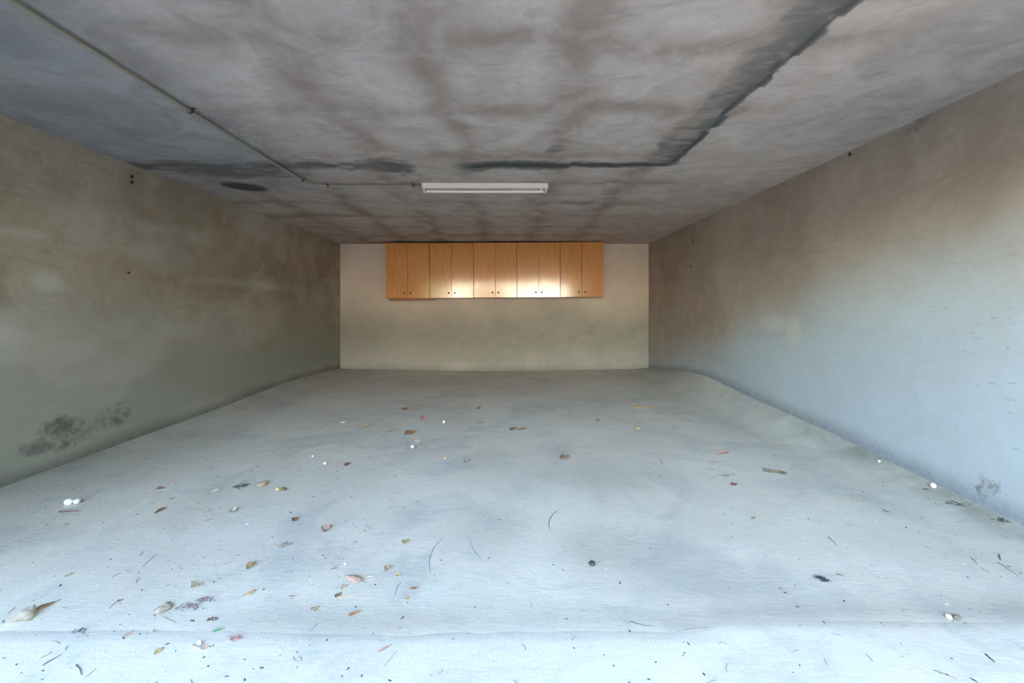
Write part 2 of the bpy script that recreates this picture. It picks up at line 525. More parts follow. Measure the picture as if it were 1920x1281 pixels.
def cool_light_foot(A, Z, h, soft, seed):  # mask for the painted-in cool daylight, strongest low down
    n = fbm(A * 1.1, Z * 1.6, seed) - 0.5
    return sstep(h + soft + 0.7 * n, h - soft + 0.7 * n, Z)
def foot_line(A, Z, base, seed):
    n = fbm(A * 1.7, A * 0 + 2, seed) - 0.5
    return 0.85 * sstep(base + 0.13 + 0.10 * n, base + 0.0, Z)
def bank_right(Y):
    return np.interp(Y, [1, 2.155, 3.0, 3.44, 4.47, 5.64, 6.4, 7.0, 7.96], [0.03, 0.04, 0.09, 0.13, 0.17, 0.24, 0.20, 0.12, 0.02])
def bank_left(Y):
    return np.interp(Y, [1, 2.64, 4.5, 5.9, 7.0, 7.96], [0.015, 0.02, 0.04, 0.085, 0.06, 0.01])
zs = np.append(np.arange(-0.06, ZC - 0.01, 0.025), ZC + 0.03)
me = grid_mesh('wall_left', ys, zs, lambda U, V: (XL + 0.012 * (fbm(U * 0.9, V * 0.9, 11) - 0.5), U, V), {'stain': wall_left_stain, 'patch': wall_left_patch, 'damp_and_cool_light': lambda Y, Z: cool_light_foot(Y, Z, 0.85, 0.55, 111), 'footline': lambda Y, Z: foot_line(Y, Z, bank_left(Y), 114)})
tag(link('wall_left', me, M_WL), kind='structure')
me = grid_mesh('wall_right', ys, zs, lambda U, V: (XR + 0.012 * (fbm(U * 0.9, V * 0.9, 12) - 0.5), U, V), {'stain': wall_right_stain, 'patch': wall_right_patch, 'damp_and_cool_light': lambda Y, Z: cool_light_foot(Y, Z, np.clip(1.42 - 0.24 * (Y - 2.2), 0.2, 1.5), 0.45, 112), 'footline': lambda Y, Z: foot_line(Y, Z, bank_right(Y), 115), 'scuff': lambda Y, Z: sstep(3.2, 2.3, Y) * sstep(1.75, 1.2, Z) * sstep(0.2, 0.5, Z)}, flip=True)  # painted skylight tint drops lower towards the back
tag(link('wall_right', me, M_WR), kind='structure')
def wall_back_stain(X, Z):
    n = fbm(X * 2, Z * 4, 81) - 0.5
    return np.clip(0.08 * sstep(0.12 + 0.2 * n, 0.0, Z), 0, 1)
def wall_back_patch(X, Z):
    return np.clip(0.5 * sstep(0.6, 0.1, Z) * fbm(X * 3, Z * 3, 82) + blob(X, Z, -0.9, 0.05, 0.3, 0.07, 0.4, 0.8), 0, 1)
me = grid_mesh('wall_back', xs, zs, lambda U, V: (U, YB + 0.010 * (fbm(U * 0.9, V * 0.9, 13) - 0.5), V), {'stain': wall_back_stain, 'patch': wall_back_patch, 'damp_and_cool_light': lambda X, Z: cool_light_foot(X, Z, 1.15, 0.5, 113), 'footline': lambda X, Z: 0.4 * foot_line(X, Z, 0 * X - 0.03, 116)})
tag(link('wall_back', me, M_WB), kind='structure')

# floor: nearly flat, dished a little at the back, banked up against both side walls
def floor_z(X, Y):
    z = 0.010 * (fbm(X * 1.1, Y * 1.1, 91) - 0.5) + 0.004 * (fbm(X * 5, Y * 5, 92) - 0.5)
    z = z - 0.035 * sstep(5.5, 7.9, Y) * np.exp(-((X + 0.4) / 1.6) ** 2)
    tr = np.clip(1 - (XR - X) / (0.42 + 0.08 * (fbm(Y * 1.5, X * 0 + 3, 93) - 0.5)), 0, 1)
    tl = np.clip(1 - (X - XL) / 0.35, 0, 1)
    return z + bank_right(Y) * tr ** 2.2 + bank_left(Y) * tl ** 2.2
def front_edge(X):
    return np.interp(X, [-3.3, -0.8, -0.37, -0.2, 0.2, 0.4, 0.62, 0.78, 0.9, 1.3, 2.7], [1.50, 1.495, 1.478, 1.492, 1.50, 1.50, 1.492, 1.53, 1.552, 1.546, 1.546])
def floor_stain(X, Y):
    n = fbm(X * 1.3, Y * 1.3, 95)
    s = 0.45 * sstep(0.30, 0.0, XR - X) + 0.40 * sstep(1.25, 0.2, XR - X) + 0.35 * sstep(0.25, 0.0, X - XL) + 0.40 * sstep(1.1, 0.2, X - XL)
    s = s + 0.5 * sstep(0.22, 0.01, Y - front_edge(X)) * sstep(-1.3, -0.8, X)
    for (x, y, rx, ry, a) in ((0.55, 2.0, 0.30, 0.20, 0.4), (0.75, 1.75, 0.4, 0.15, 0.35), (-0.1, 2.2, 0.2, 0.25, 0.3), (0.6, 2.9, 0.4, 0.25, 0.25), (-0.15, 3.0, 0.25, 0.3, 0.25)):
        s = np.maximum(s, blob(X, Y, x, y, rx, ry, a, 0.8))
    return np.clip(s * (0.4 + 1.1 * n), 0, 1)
def floor_patch(X, Y):
    return np.clip(0.9 * (fbm(X * 1.2, Y * 1.2, 97) - 0.45), 0, 0.6)
ysf = np.append(np.concatenate([np.linspace(0, 0.3, 13)[:-1] + 0.0, np.arange(0.3, YB - 1.5, 0.03)]), YB - 1.5 + 0.02)
def floor_fn(U, V):
    fe = front_edge(U) + 0.012 * (fbm(U * 12, U * 0, 99) - 0.5)
    Y = np.where(V < 0.6, fe + V * (2.1 - fe) / 0.6, 1.5 + V)
    Z = floor_z(U, Y)
    edge = np.clip(1 - V / 0.03, 0, 1)
    return U, Y, Z - (0.0006 + 0.0024 * sstep(-1.3, -0.7, U)) * edge ** 1.5
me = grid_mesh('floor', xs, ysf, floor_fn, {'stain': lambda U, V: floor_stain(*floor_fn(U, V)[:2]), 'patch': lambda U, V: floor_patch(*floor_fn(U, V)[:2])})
floor = tag(link('floor', me, M_FLOOR), kind='structure')
def apron_z(X, Y):
    return floor_z(X, Y) - 0.0004 - 0.0026 * sstep(-1.3, -0.7, X) - 0.012 * np.clip(1.5 - Y, 0, 20) - 0.03 * sstep(0.03, 0.09, Y - front_edge(X))
me = grid_mesh('concrete_apron', np.arange(-6.0, 6.01, 0.06), np.arange(0.3, 1.81, 0.06), lambda U, V: (U, V, apron_z(U, V)), {'stain': zero, 'swept': lambda U, V: sstep(-1.4, -0.7, U), 'patch': lambda U, V: np.clip(0.5 * fbm(U * 2, V * 2, 103), 0, 1)})
tag(link('concrete_apron', me, M_APRON), kind='structure')

# the mass of the building around the room
M_OUT = simple('outer_render', (190, 180, 165), 0.9)
bm = bmesh.new()
bx(bm, XL - 0.25, XL - 0.012, YF, YB + 0.3, -0.2, ZC + 0.3)
bx(bm, XR + 0.012, XR + 0.25, YF, YB + 0.3, -0.2, ZC + 0.3)
bx(bm, XL - 0.25, XR + 0.25, YB + 0.012, YB + 0.3, -0.2, ZC + 0.3)
tag(link('wall_outer', bm_mesh('wall_outer', bm), M_OUT), kind='structure')
tag(box_obj('roof_slab_added_eave', (XL - 0.4, XR + 0.4, YF - 2.1, YB + 0.5, ZC + 0.02, ZC + 0.3), M_OUT), kind='structure')  # front overhang is added, unseen, to keep sky light off the front floor
tag(box_obj('trim_1', (XL - 0.25, XR + 0.25, YF - 0.40, YF - 0.25, 1.98, ZC + 0.02), M_OUT), kind='structure')
M_ASPH = simple('worn_asphalt', (96, 94, 92), 0.95, 0.2, 20.0)
M_SOIL = simple('dry_grass', (112, 100, 66), 0.95, 0.25, 4.0)
tag(box_obj('ground', (-150, 150, -200, 60, -0.6, -0.18), M_SOIL), kind='structure')
# ------------------------------------------------------------------ the garden behind the viewer, which lights the room and shows in the doors' gloss; its hedges are added to shade the room
TREES = [(6.6, -1.6, 7.5, 2.5), (10.0, -10.0, 7.5, 2.4), (7.6, -16.0, 6.0, 2.4), (-6.2, -15.0, 5.5, 2.4), (15, -24.0, 6.0, 2.4)]
TREE_LABELS = ['tall bushy garden tree nearest the right end of the garage front', 'tallest garden tree beside the drive, second from the garage', 'garden tree across the drive behind the tall ones', 'lowest garden tree straight across the drive from the garage', 'broad garden tree across the drive with open sky beside it']
def foliage_mat(name, a, b):
    m = Mat(name)
    n = m.noise(m.coords(), 1.6, 4)
    m.p(color=m.mix(m.rng(n, 0.3, 0.7), lin(*a), lin(*b)), rough=0.6, spec=0.3)
    return m.m
M_LEAFG = foliage_mat('tree_leaf', (70, 92, 38), (120, 140, 58))
M_BARK = simple('tree_bark', (96, 82, 68), 0.9, 0.3, 8)
def make_tree(x, y, h, rad, label, seed):
    rr = random.Random(seed)
    t = empty('garden_tree', (x, y, -0.18), label, 'tree')
    bm = bmesh.new()
    tube(bm, [(0, 0, -0.1), (0.08, 0.03, h * 0.25), (-0.04, 0.08, h * 0.5), (0.05, 0, h * 0.8)], [0.20, 0.16, 0.12, 0.05], 10)
    for k in range(5):
        a = k * 1.26 + rr.random()
        z0 = h * (0.3 + 0.08 * k)
        tube(bm, [(0, 0, z0), (0.5 * rad * math.cos(a), 0.5 * rad * math.sin(a), z0 + 0.18 * h), (0.8 * rad * math.cos(a), 0.8 * rad * math.sin(a), z0 + 0.26 * h)], [0.07, 0.05, 0.02], 6)
    link('trunk', bm_mesh('trunk', bm), M_BARK, t, True)
    n = 2600
    co, fa = [], []
    cl = [(Vector((rr.gauss(0, 0.42) * rad, rr.gauss(0, 0.42) * rad, h * (0.42 + 0.5 * rr.random()))), rad * rr.uniform(0.35, 0.6)) for _ in range(14)]
    for _ in range(n):
        c, r = rr.choice(cl)
        d = Vector((rr.gauss(0, 1), rr.gauss(0, 1), rr.gauss(0, 0.8))).normalized()
        p = c + d * r * rr.uniform(0.75, 1.0)
        u = Vector((rr.gauss(0, 1), rr.gauss(0, 1), rr.gauss(0, 1))).normalized()
        v = d.cross(u).normalized()
        u = v.cross(d).normalized()
        s = rr.uniform(0.10, 0.20) * (rad / 2.0) ** 0.5
        k = len(co)
        co += [p - u * s, p + v * s * 0.6 + d * 0.03, p + u * s, p - v * s * 0.6 + d * 0.03]
        fa.append((k, k + 1, k + 2, k + 3))
    me = bpy.data.meshes.new('crown')
    me.from_pydata([tuple(c) for c in co], [], fa)
    link('crown', me, M_LEAFG, t)
    return t
for i, (x, y, h, rad) in enumerate(TREES):
    make_tree(x, y, h, rad, TREE_LABELS[i], 300 + i)
tag(box_obj('drive', (-6, 6, -12, 0.32, -0.4, -0.045), M_ASPH), kind='structure')
tag(box_obj('added_pier', (XL - 0.25, XL + 0.25, YF - 0.40, YF, -0.2, ZC + 0.02), M_OUT), kind='structure')  # unseen pier added to shade the near wall and ceiling
def make_shade_hedge(x, y0, y1, wd, h, label, seed):  # unseen hedge, added to cut the light coming in from the side
    rr = random.Random(seed)
    ln = y1 - y0
    t = empty('shade_hedge', (x, (y0 + y1) / 2, -0.18), label, 'hedge')
    box_obj('branch_core', (-wd * 0.4, wd * 0.4, -ln / 2 + 0.1, ln / 2 - 0.1, 0, h - 0.12), M_BARK, t)
    co, fa = [], []
    area = 2 * ln * h + ln * wd
    for _ in range(int(area * 75)):
        q = rr.random() * area
        y = rr.uniform(-ln / 2, ln / 2)
        if q < ln * wd:
            p, d = Vector((rr.uniform(-wd / 2, wd / 2), y, h)), Vector((0, 0, 1))
        else:
            sg = 1 if rr.random() < 0.5 else -1
            p, d = Vector((sg * wd / 2, y, rr.uniform(0, h))), Vector((sg, 0, 0.2))
        p += d * rr.gauss(0, 0.05)
        d = (d + Vector((rr.gauss(0, 0.5), rr.gauss(0, 0.5), rr.gauss(0, 0.5)))).normalized()
        u = d.cross(Vector((rr.gauss(0, 1), rr.gauss(0, 1), rr.gauss(0, 1)))).normalized()
        v = d.cross(u)
        s = rr.uniform(0.05, 0.11)
        k = len(co)
        co += [p - u * s, p + v * s * 0.6, p + u * s, p - v * s * 0.6]
        fa.append((k, k + 1, k + 2, k + 3))
    me = bpy.data.meshes.new('foliage')
    me.from_pydata([tuple(c) for c in co], [], fa)
    link('foliage', me, M_LEAFG, t)
make_shade_hedge(3.9, -9.0, 0.9, 1.0, 3.0, 'tall hedge added for shade along the drive', 401)
make_shade_hedge(-4.6, -9.0, 0.4, 0.8, 1.7, 'low hedge added for shade along the other side of the drive', 402)

# the sunlit house opposite
M_CREAM = simple('cream_render', (246, 238, 220), 0.9, 0.04, 2)
M_TILE = simple('clay_roof', (150, 84, 60), 0.85, 0.2, 6)
M_TIMB = simple('brown_timber', (110, 78, 52), 0.6, 0.15, 6)
M_GLASS = simple('dark_window', (40, 46, 52), 0.1, 0.05)
t = empty('neighbour_house', (0.6, -25.0, -0.18), 'cream house with clay roof opposite the garage', 'house')
bm = bmesh.new()
bx(bm, -0.6, 5.2, -4, 0, 0, 5.4)
bx(bm, -6.5, -4.1, -4, 0, 0, 3.2)
bx(bm, -4.1, -0.6, -4, -1.0, 0, 3.2)
link('wall', bm_mesh('wall', bm), M_CREAM, t)
bm = bmesh.new()
v = [bm.verts.new(p) for p in ((-1, -4.6, 5.3), (5.7, -4.6, 5.3), (5.7, 0.6, 5.3), (-1, 0.6, 5.3), (-1, -2, 7.2), (5.7, -2, 7.2))]
for f in ((0, 1, 5, 4), (2, 3, 4, 5), (0, 4, 3), (1, 2, 5), (0, 3, 2, 1)):
    bm.faces.new([v[k] for k in f])
link('roof', bm_mesh('roof', bm), M_TILE, t)
for k in range(6):
    box_obj('door_panel', (-4.08 + k * 0.58, -3.51 + k * 0.58, -1.0, -0.94, 0.02, 3.1), M_TIMB, t, 0.01)
for x in (0.7, 3.9):
    wf = box_obj('window_frame', (x - 0.6, x + 0.6, -0.02, 0.05, 3.2, 4.6), M_WHITE, t)
    box_obj('pane', (x - 0.5, x + 0.5, 0.045, 0.06, 3.3, 4.5), M_GLASS, wf)
# ------------------------------------------------------------------ wall cabinets
CAB_Y0, CAB_Y1 = 7.625, 7.945           # door plane and back
def make_door(parent, x0, x1, z0, z1, knob_x, open_deg, hinge_x):
    """a door hung at hinge_x; its own origin is on the hinge line"""
    bm = bmesh.new()
    bx(bm, x0 - hinge_x + 0.0026, x1 - hinge_x - 0.0026, -0.018, 0.0, z0, z1, 0.0012, 1)
    d = link('door', bm_mesh('door', bm), M_WOOD, parent)
    d.location = (hinge_x, 0, 0)
    d.rotation_euler = (0, 0, math.radians(open_deg))
    bm = bmesh.new()
    lathe(bm, [(0.004, 0.0), (0.006, -0.004), (0.0055, -0.010), (0.011, -0.015), (0.0155, -0.020), (0.0150, -0.025), (0.009, -0.029), (0.002, -0.030)], 16, 'Y')
    k = link('knob', bm_mesh('knob', bm), M_KNOB, d, True)
    k.location = (knob_x - hinge_x, -0.018, z0 + 0.088)
    return d

CAB_X = [-2.205, -1.4175, -0.634, 0.138, 0.912, 1.680]
CAB_Z = [2.292, 2.298, 2.304, 2.308, 2.313]
CAB_TILT = [(0.10, -0.15), (0.35, 0.20), (-0.2, 0.25), (0.1, -0.3), (-0.25, 0.1)]
CAB_LEAN = [0.12, -0.05, 0.0, 0.10, -0.08]
CAB_LABELS = ['oak veneer wall cabinet at the left end of the row, under the orange-capped rod',
              'second oak wall cabinet, with a pale glare on its right door only',
              'middle oak wall cabinet of the row, cream glare along its lower edge',
              'fourth oak wall cabinet, the one with the brightest yellow-white glare',
              'oak veneer wall cabinet at the right end of the row, nearest the right wall']
for i in range(5):
    x0, x1, zt = CAB_X[i], CAB_X[i + 1], CAB_Z[i]
    cx, wd, h = (x0 + x1) / 2, x1 - x0, 0.985
    t = empty('wall_cabinet', (cx, CAB_Y0, zt - h), CAB_LABELS[i], 'cabinet', 'oak wall cabinets in a row')
    t.rotation_euler = (math.radians(CAB_LEAN[i]), math.radians(-0.35), 0)
    hw, dp = wd / 2 - 0.0015, CAB_Y1 - CAB_Y0
    bm = bmesh.new()
    bx(bm, -hw, -hw + 0.018, 0.012, dp, 0, h, 0.001, 1)
    bx(bm, hw - 0.018, hw, 0.012, dp, 0, h, 0.001, 1)
    bx(bm, -hw + 0.018, hw - 0.018, 0.004, dp, 0, 0.018)
    bx(bm, -hw + 0.018, hw - 0.018, 0.004, dp, h - 0.018, h)
    link('carcass', bm_mesh('carcass', bm), M_WOODEDGE, t)
    box_obj('back_panel', (-hw + 0.018, hw - 0.018, dp - 0.008, dp - 0.002, 0.018, h - 0.018), M_WOODEDGE, t)
    box_obj('shelf', (-hw + 0.02, hw - 0.02, 0.03, dp - 0.01, h * 0.5, h * 0.5 + 0.018), M_WOODEDGE, t)
    make_door(t, -hw, 0.0, 0.004, h - 0.002, -0.052, -CAB_TILT[i][0], -hw)
    make_door(t, 0.0, hw, 0.004, h - 0.002, 0.054, CAB_TILT[i][1], hw)
    if i == 0:
        tag(box_obj('bottom_rail', (-hw + 0.05, hw + 0.06, 0.02, 0.05, -0.034, 0.0), M_WOODEDGE, t, 0.003), 'darker wooden rail under the cabinet')
    for sx in (-1, 1):
        b = box_obj('hanging_bracket', (sx * (hw - 0.05) - 0.02, sx * (hw - 0.05) + 0.02, dp - 0.002, dp + 0.012, h - 0.10, h - 0.05), M_METAL, t)

# the rod lying on the cabinets
t = empty('wooden_rod', (-2.30, 7.66, 2.3045), 'orange-capped wooden rod lying along the top of the left cabinets', 'rod', None, math.radians(5))
bm = bmesh.new()
tube(bm, [(0.10, 0, 0), (0.6, 0, 0.0), (1.2, 0, 0.0)], 0.0105, 14)
link('shaft', bm_mesh('shaft', bm), simple('bare_wood', (206, 158, 108), 0.6), t, True)
bm = bmesh.new()
lathe(bm, [(0.009, 0.0), (0.0118, 0.003), (0.0118, 0.060), (0.0105, 0.063), (0.0105, 0.070), (0.0118, 0.073), (0.0118, 0.105), (0.010, 0.108)], 14, 'X')
tag(link('grip_sleeve', bm_mesh('grip_sleeve', bm), simple('orange_paint', (214, 92, 46), 0.45), t, True), 'orange red sleeve')
bm = bmesh.new()
lathe(bm, [(0.003, -0.016), (0.009, -0.013), (0.0115, -0.006), (0.0115, 0.001)], 14, 'X')
tag(link('end_cap', bm_mesh('end_cap', bm), M_RUST, t, True), 'dark end cap')

# ------------------------------------------------------------------ fluorescent batten on the ceiling
LX0, LX1, LY = -0.832, 0.366, 4.103
t = empty('batten_light', ((LX0 + LX1) / 2, LY, ZC), 'white fluorescent batten light with one bare tube on the ceiling', 'ceiling light')
t.rotation_euler = (0, 0, math.radians(0.25))
hl = (LX1 - LX0) / 2
bm = bmesh.new()
bx(bm, -hl + 0.004, hl - 0.004, -0.029, 0.029, -0.042, 0.004, 0.004, 2)
link('housing', bm_mesh('housing', bm), M_WHITE, t)
for sx in (-1, 1):
    bm = bmesh.new()
    bx(bm, sx * hl - 0.005, sx * hl + 0.005, -0.031, 0.031, -0.044, 0.004, 0.002, 1)
    link('end_plate', bm_mesh('end_plate', bm), M_WHITE, t)
    bm = bmesh.new()
    x = sx * (hl - 0.013)
    bx(bm, x - 0.005, x + 0.005, -0.014, 0.014, -0.089, -0.040, 0.003, 2)
    link('lamp_holder', bm_mesh('lamp_holder', bm), M_WHITE, t)
TR, TZ = 0.013, -0.073
bm = bmesh.new()
lathe(bm, [(TR * 0.9, -hl + 0.036), (TR, -hl + 0.040), (TR, hl - 0.040), (TR * 0.9, hl - 0.036)], 20, 'X', (0, 0, TZ))
tb = link('fluorescent_tube', bm_mesh('fluorescent_tube', bm), M_TUBE, t, True)
for sx in (-1, 1):
    bm = bmesh.new()
    lathe(bm, [(TR * 0.6, sx * (hl - 0.018)), (TR * 1.02, sx * (hl - 0.020)), (TR * 1.02, sx * (hl - 0.037)), (TR * 0.95, sx * (hl - 0.038))], 20, 'X', (0, 0, TZ))
    link('end_cap', bm_mesh('end_cap', bm), M_METAL, tb, True)
bm = bmesh.new()
lathe(bm, [(0.009, -0.066), (0.0105, -0.063), (0.0105, -0.041)], 14, 'Z', (hl - 0.060, -0.017, 0))
link('starter', bm_mesh('starter', bm), M_WHITE, t, True)
for x in (-0.24, 0.23):
    bm = bmesh.new()
    lathe(bm, [(0.002, -0.0465), (0.005, -0.0455), (0.006, -0.042)], 10, 'Z', (x, -0.016, 0))
    link('fixing_screw', bm_mesh('fixing_screw', bm), M_METAL, t, True)

# ------------------------------------------------------------------ conduit on the ceiling
t = empty('electrical_conduit', (-1.905, 2.5, ZC), 'thin grey conduit pipe clipped along the ceiling to the batten light', 'conduit')
CZ = -0.018
R_B = 0.17
path = [(0.0, y, CZ) for y in (-1.33, -0.8, 0.05, 0.75, 1.2, 1.602 - R_B)]
for k in range(1, 9):
    a = k / 8 * math.pi / 2
    path.append((R_B - R_B * math.cos(a), 1.602 - R_B + R_B * math.sin(a), CZ))
path += [(0.5, 1.602, CZ), (0.85, 1.602, CZ), (1.905 + LX0 - 0.006, 1.602, CZ)]
bm = bmesh.new()
tube(bm, path, 0.0105, 14)
link('pipe', bm_mesh('pipe', bm), M_PVC, t, True)
def clip(x, y, along_x):
    bm = bmesh.new()
    pts = []
    for k in range(9):
        a = math.pi * k / 8
        pts.append((0.0135 * math.cos(a), -0.0135 * math.sin(a) + CZ))
    pts = [(0.0135, 0.0)] + pts + [(-0.0135, 0.0), (-0.030, -0.001)]
    ring = []
    for s in (-0.008, 0.008):
        ring.append([bm.verts.new((s, p[0], p[1]) if along_x else (-p[0], s, p[1])) for p in pts])
    for k in range(len(pts) - 1):
        bm.faces.new((ring[0][k], ring[0][k + 1], ring[1][k + 1], ring[1][k]))
    o = link('pipe_clip', bm_mesh('pipe_clip', bm), M_CLIP, t)
    sd = o.modifiers.new('thick', 'SOLIDIFY')
    sd.thickness = 0.002
    o.location = (x, y, 0)
clip(0, 0.047, False)
clip(0.002, 1.447 - 0.03, False)
clip(0.165, 1.602, True)
clip(0.985, 1.602, True)
clip(0, -1.25, False)
bm = bmesh.new()
lathe(bm, [(0.0108, -0.028), (0.0128, -0.026), (0.0128, 0.026), (0.0108, 0.028)], 14, 'Y', (0, 0.955, CZ))
link('coupling', bm_mesh('coupling', bm), M_PVC, t, True)

# ------------------------------------------------------------------ nails and fixings in the walls
def nail(name, wall, y, z, label, ln=0.012, r=0.004):
    """an iron nail driven into a side wall ('L' / 'R'), or through the ceiling edge"""
    sx = 1 if wall == 'L' else -1
    t = empty(name, ((XL if wall == 'L' else XR), y, z), label, 'nail', 'old nails in the walls')
    bm = bmesh.new()
    tube(bm, [(-sx * 0.02, 0, 0), (sx * ln * 0.6, 0, 0.001), (sx * ln, 0, -0.003)], r, 8)
    link('shank', bm_mesh('shank', bm), M_RUST, t, True)
    bm = bmesh.new()
    lathe(bm, [(r, sx * (ln - 0.001)), (r * 2.4, sx * ln), (r * 2.2, sx * (ln + 0.003)), (r * 0.8, sx * (ln + 0.004))], 10, 'X', (0, 0, -0.003))
    link('head', bm_mesh('head', bm), M_RUST, t, True)
nail('wall_nail', 'L', 3.555, 2.232, 'rusty nail in the left wall close under the dark ceiling stain, the upper of two', 0.012, 0.006)
nail('wall_nail', 'L', 3.555, 2.186, 'rusty nail in the left wall close under the dark ceiling stain, the lower of two', 0.010, 0.006)
nail('wall_nail', 'L', 3.525, 1.429, 'lone small nail at mid height of the left wall')
nail('wall_nail', 'R', 6.005, 2.057, 'upper of two nails in the right wall near the back corner', 0.012, 0.005)
nail('wall_nail', 'R', 6.093, 1.728, 'lower of two nails in the right wall near the back corner', 0.012, 0.005)
nail('wall_nail', 'R', 3.241, 2.33 - 0.024, 'single nail in the right wall right at the ceiling edge', 0.012, 0.006)

# ------------------------------------------------------------------ what lies on the floor
def ground_z(x, y):
    fe = float(front_edge(np.array([x]))[0])
    if y > fe + 0.02:
        return float(floor_z(np.array([x]), np.array([y]))[0])
    return float(apron_z(np.array([x]), np.array([y]))[0])

def leaf_mesh(name, L, W, curl, cup, fold, seed, lobes=0.0):
    """a dry leaf: blade along +X with a midrib, curled along its length and cupped across; thin but solid"""
    rr = random.Random(seed)
    nu, nv = 11, 7
    bm = bmesh.new()
    top = []
    ph = rr.random() * 6
    for i in range(nu):
        u = i / (nu - 1)
        wd = W * 0.5 * (math.sin(math.pi * min(1, max(0.0, u * 0.96 + 0.02))) ** 0.75) * (1 + lobes * math.sin(u * 19 + ph))
        a = curl * (u - 0.5)
        if abs(curl) > 1e-3:
            px, pz = L / curl * math.sin(a), L / curl * (1 - math.cos(a))
        else:
            px, pz = L * (u - 0.5), 0
        row = []
        for j in range(nv):
            v = (j / (nv - 1) - 0.5) * 2
            b = cup * v * (1 + 0.35 * math.sin(3 * u + ph))
            y = wd * (math.sin(b) / cup if abs(cup) > 1e-3 else v)
            up = wd * ((1 - math.cos(b)) / cup if abs(cup) > 1e-3 else 0) + fold * wd * abs(v) + rr.gauss(0, 0.03) * W
            row.append(bm.verts.new((px - up * math.sin(a), y, pz + up * math.cos(a) + 0.03 * W * (1 if j == 3 else 0))))
        top.append(row)
    for i in range(nu - 1):
        for j in range(nv - 1):
            bm.faces.new((top[i][j], top[i + 1][j], top[i + 1][j + 1], top[i][j + 1]))
    bmesh.ops.solidify(bm, geom=bm.faces[:], thickness=0.0007)
    zmin = min(v.co.z for v in bm.verts)
    bmesh.ops.translate(bm, vec=(0, 0, -zmin), verts=bm.verts)
    return bm_mesh(name, bm)

LEAFM = {}
def leaf_mat(rgb, mot=0.16):
    if rgb not in LEAFM:
        m = Mat('dry_leaf')
        v = m.coords()
        n = m.noise(v, 60, 4, 0.6)
        ve = m.wave(m.coords(scale=(1, 1, 1)), 55, 3.0, 2, 2.0)
        c = lin(*rgb)
        d = tuple(x * 0.72 for x in c[:3]) + (1,)
        col = m.mix(m.rng(n, 0.35, 0.75, 0.0, 0.55), c, d)
        col = m.mix(m.rng(ve, 0.75, 1.0, 0.0, 0.25), col, d)
        m.p(color=col, rough=0.75, spec=0.25, normal=m.bump(n, 0.4, 0.002))
        LEAFM[rgb] = m.m
    return LEAFM[rgb]
TAN, PALE, BROWN, PINK, GREEN, YEL, CREAM, DARK = (234, 214, 186), (248, 240, 226), (190, 162, 134), (236, 210, 194), (160, 210, 170), (236, 220, 168), (250, 246, 238), (96, 90, 82)
RED, ORANGE = (186, 130, 122), (216, 170, 130)

def leaf(x, y, L, W, rz, rgb, label, curl=0.8, cup=0.6, fold=0.15, tilt=0.0, stem=True, name='dry_leaf', cat='leaf', lobes=0.0):
    z = ground_z(x, y)
    t = empty(name, (x, y, z), label, cat, 'dry leaves blown onto the floor', rz)
    s = int(abs(x * 7919 + y * 104729) * 10) % 9973
    b = link('blade', leaf_mesh('blade', L, W, curl, cup, fold, s, lobes), leaf_mat(rgb), t, True)
    b.rotation_euler = (tilt, 0, 0)
    b.location = (0, 0, 0.0005 + abs(math.sin(tilt)) * W * 0.4)
    if stem and L > 0.022:
        bm = bmesh.new()
        z0 = L / curl * (1 - math.cos(curl / 2)) if abs(curl) > 1e-3 else 0
        x0 = (L / curl * math.sin(curl / 2) if abs(curl) > 1e-3 else L / 2)
        tube(bm, [(x0 * 0.94, 0, max(0.0015, z0 * 0.95)), (x0 + L * 0.12, 0.01 * L, max(0.0012, z0 * 0.8)), (x0 + L * 0.25, 0.04 * L, 0.0012)], [0.0011, 0.0009, 0.0007], 6)
        link('stalk', bm_mesh('stalk', bm), leaf_mat(BROWN), t, True)
    return t

def pebble(x, y, r, rgb, label, sq=0.75, name='pebble', cat='pebble'):
    rr = random.Random(int(abs(x * 977 + y * 3571) * 100))
    bm = bmesh.new()
    bmesh.ops.create_icosphere(bm, subdivisions=2, radius=r)
    ax = [rr.uniform(0.8, 1.15) for _ in range(2)]
    for v in bm.verts:
        k = 1 + 0.10 * math.sin(v.co.x / r * 2.3 + rr.random()) + rr.gauss(0, 0.03)
        v.co = Vector((v.co.x * ax[0] * k, v.co.y * ax[1] * k, v.co.z * sq * k))
    zmin = min(v.co.z for v in bm.verts)
    bmesh.ops.translate(bm, vec=(0, 0, -zmin - 0.001), verts=bm.verts)
    key = ('p',) + rgb
    if key not in LEAFM:
        LEAFM[key] = simple('pebble_stone', rgb, 0.8, 0.15, 90)
    o = link(name, bm_mesh(name, bm), LEAFM[key], None, True)
    o.location = (x, y, ground_z(x, y))
    return tag(o, label, cat, 'pebbles and flakes on the floor')

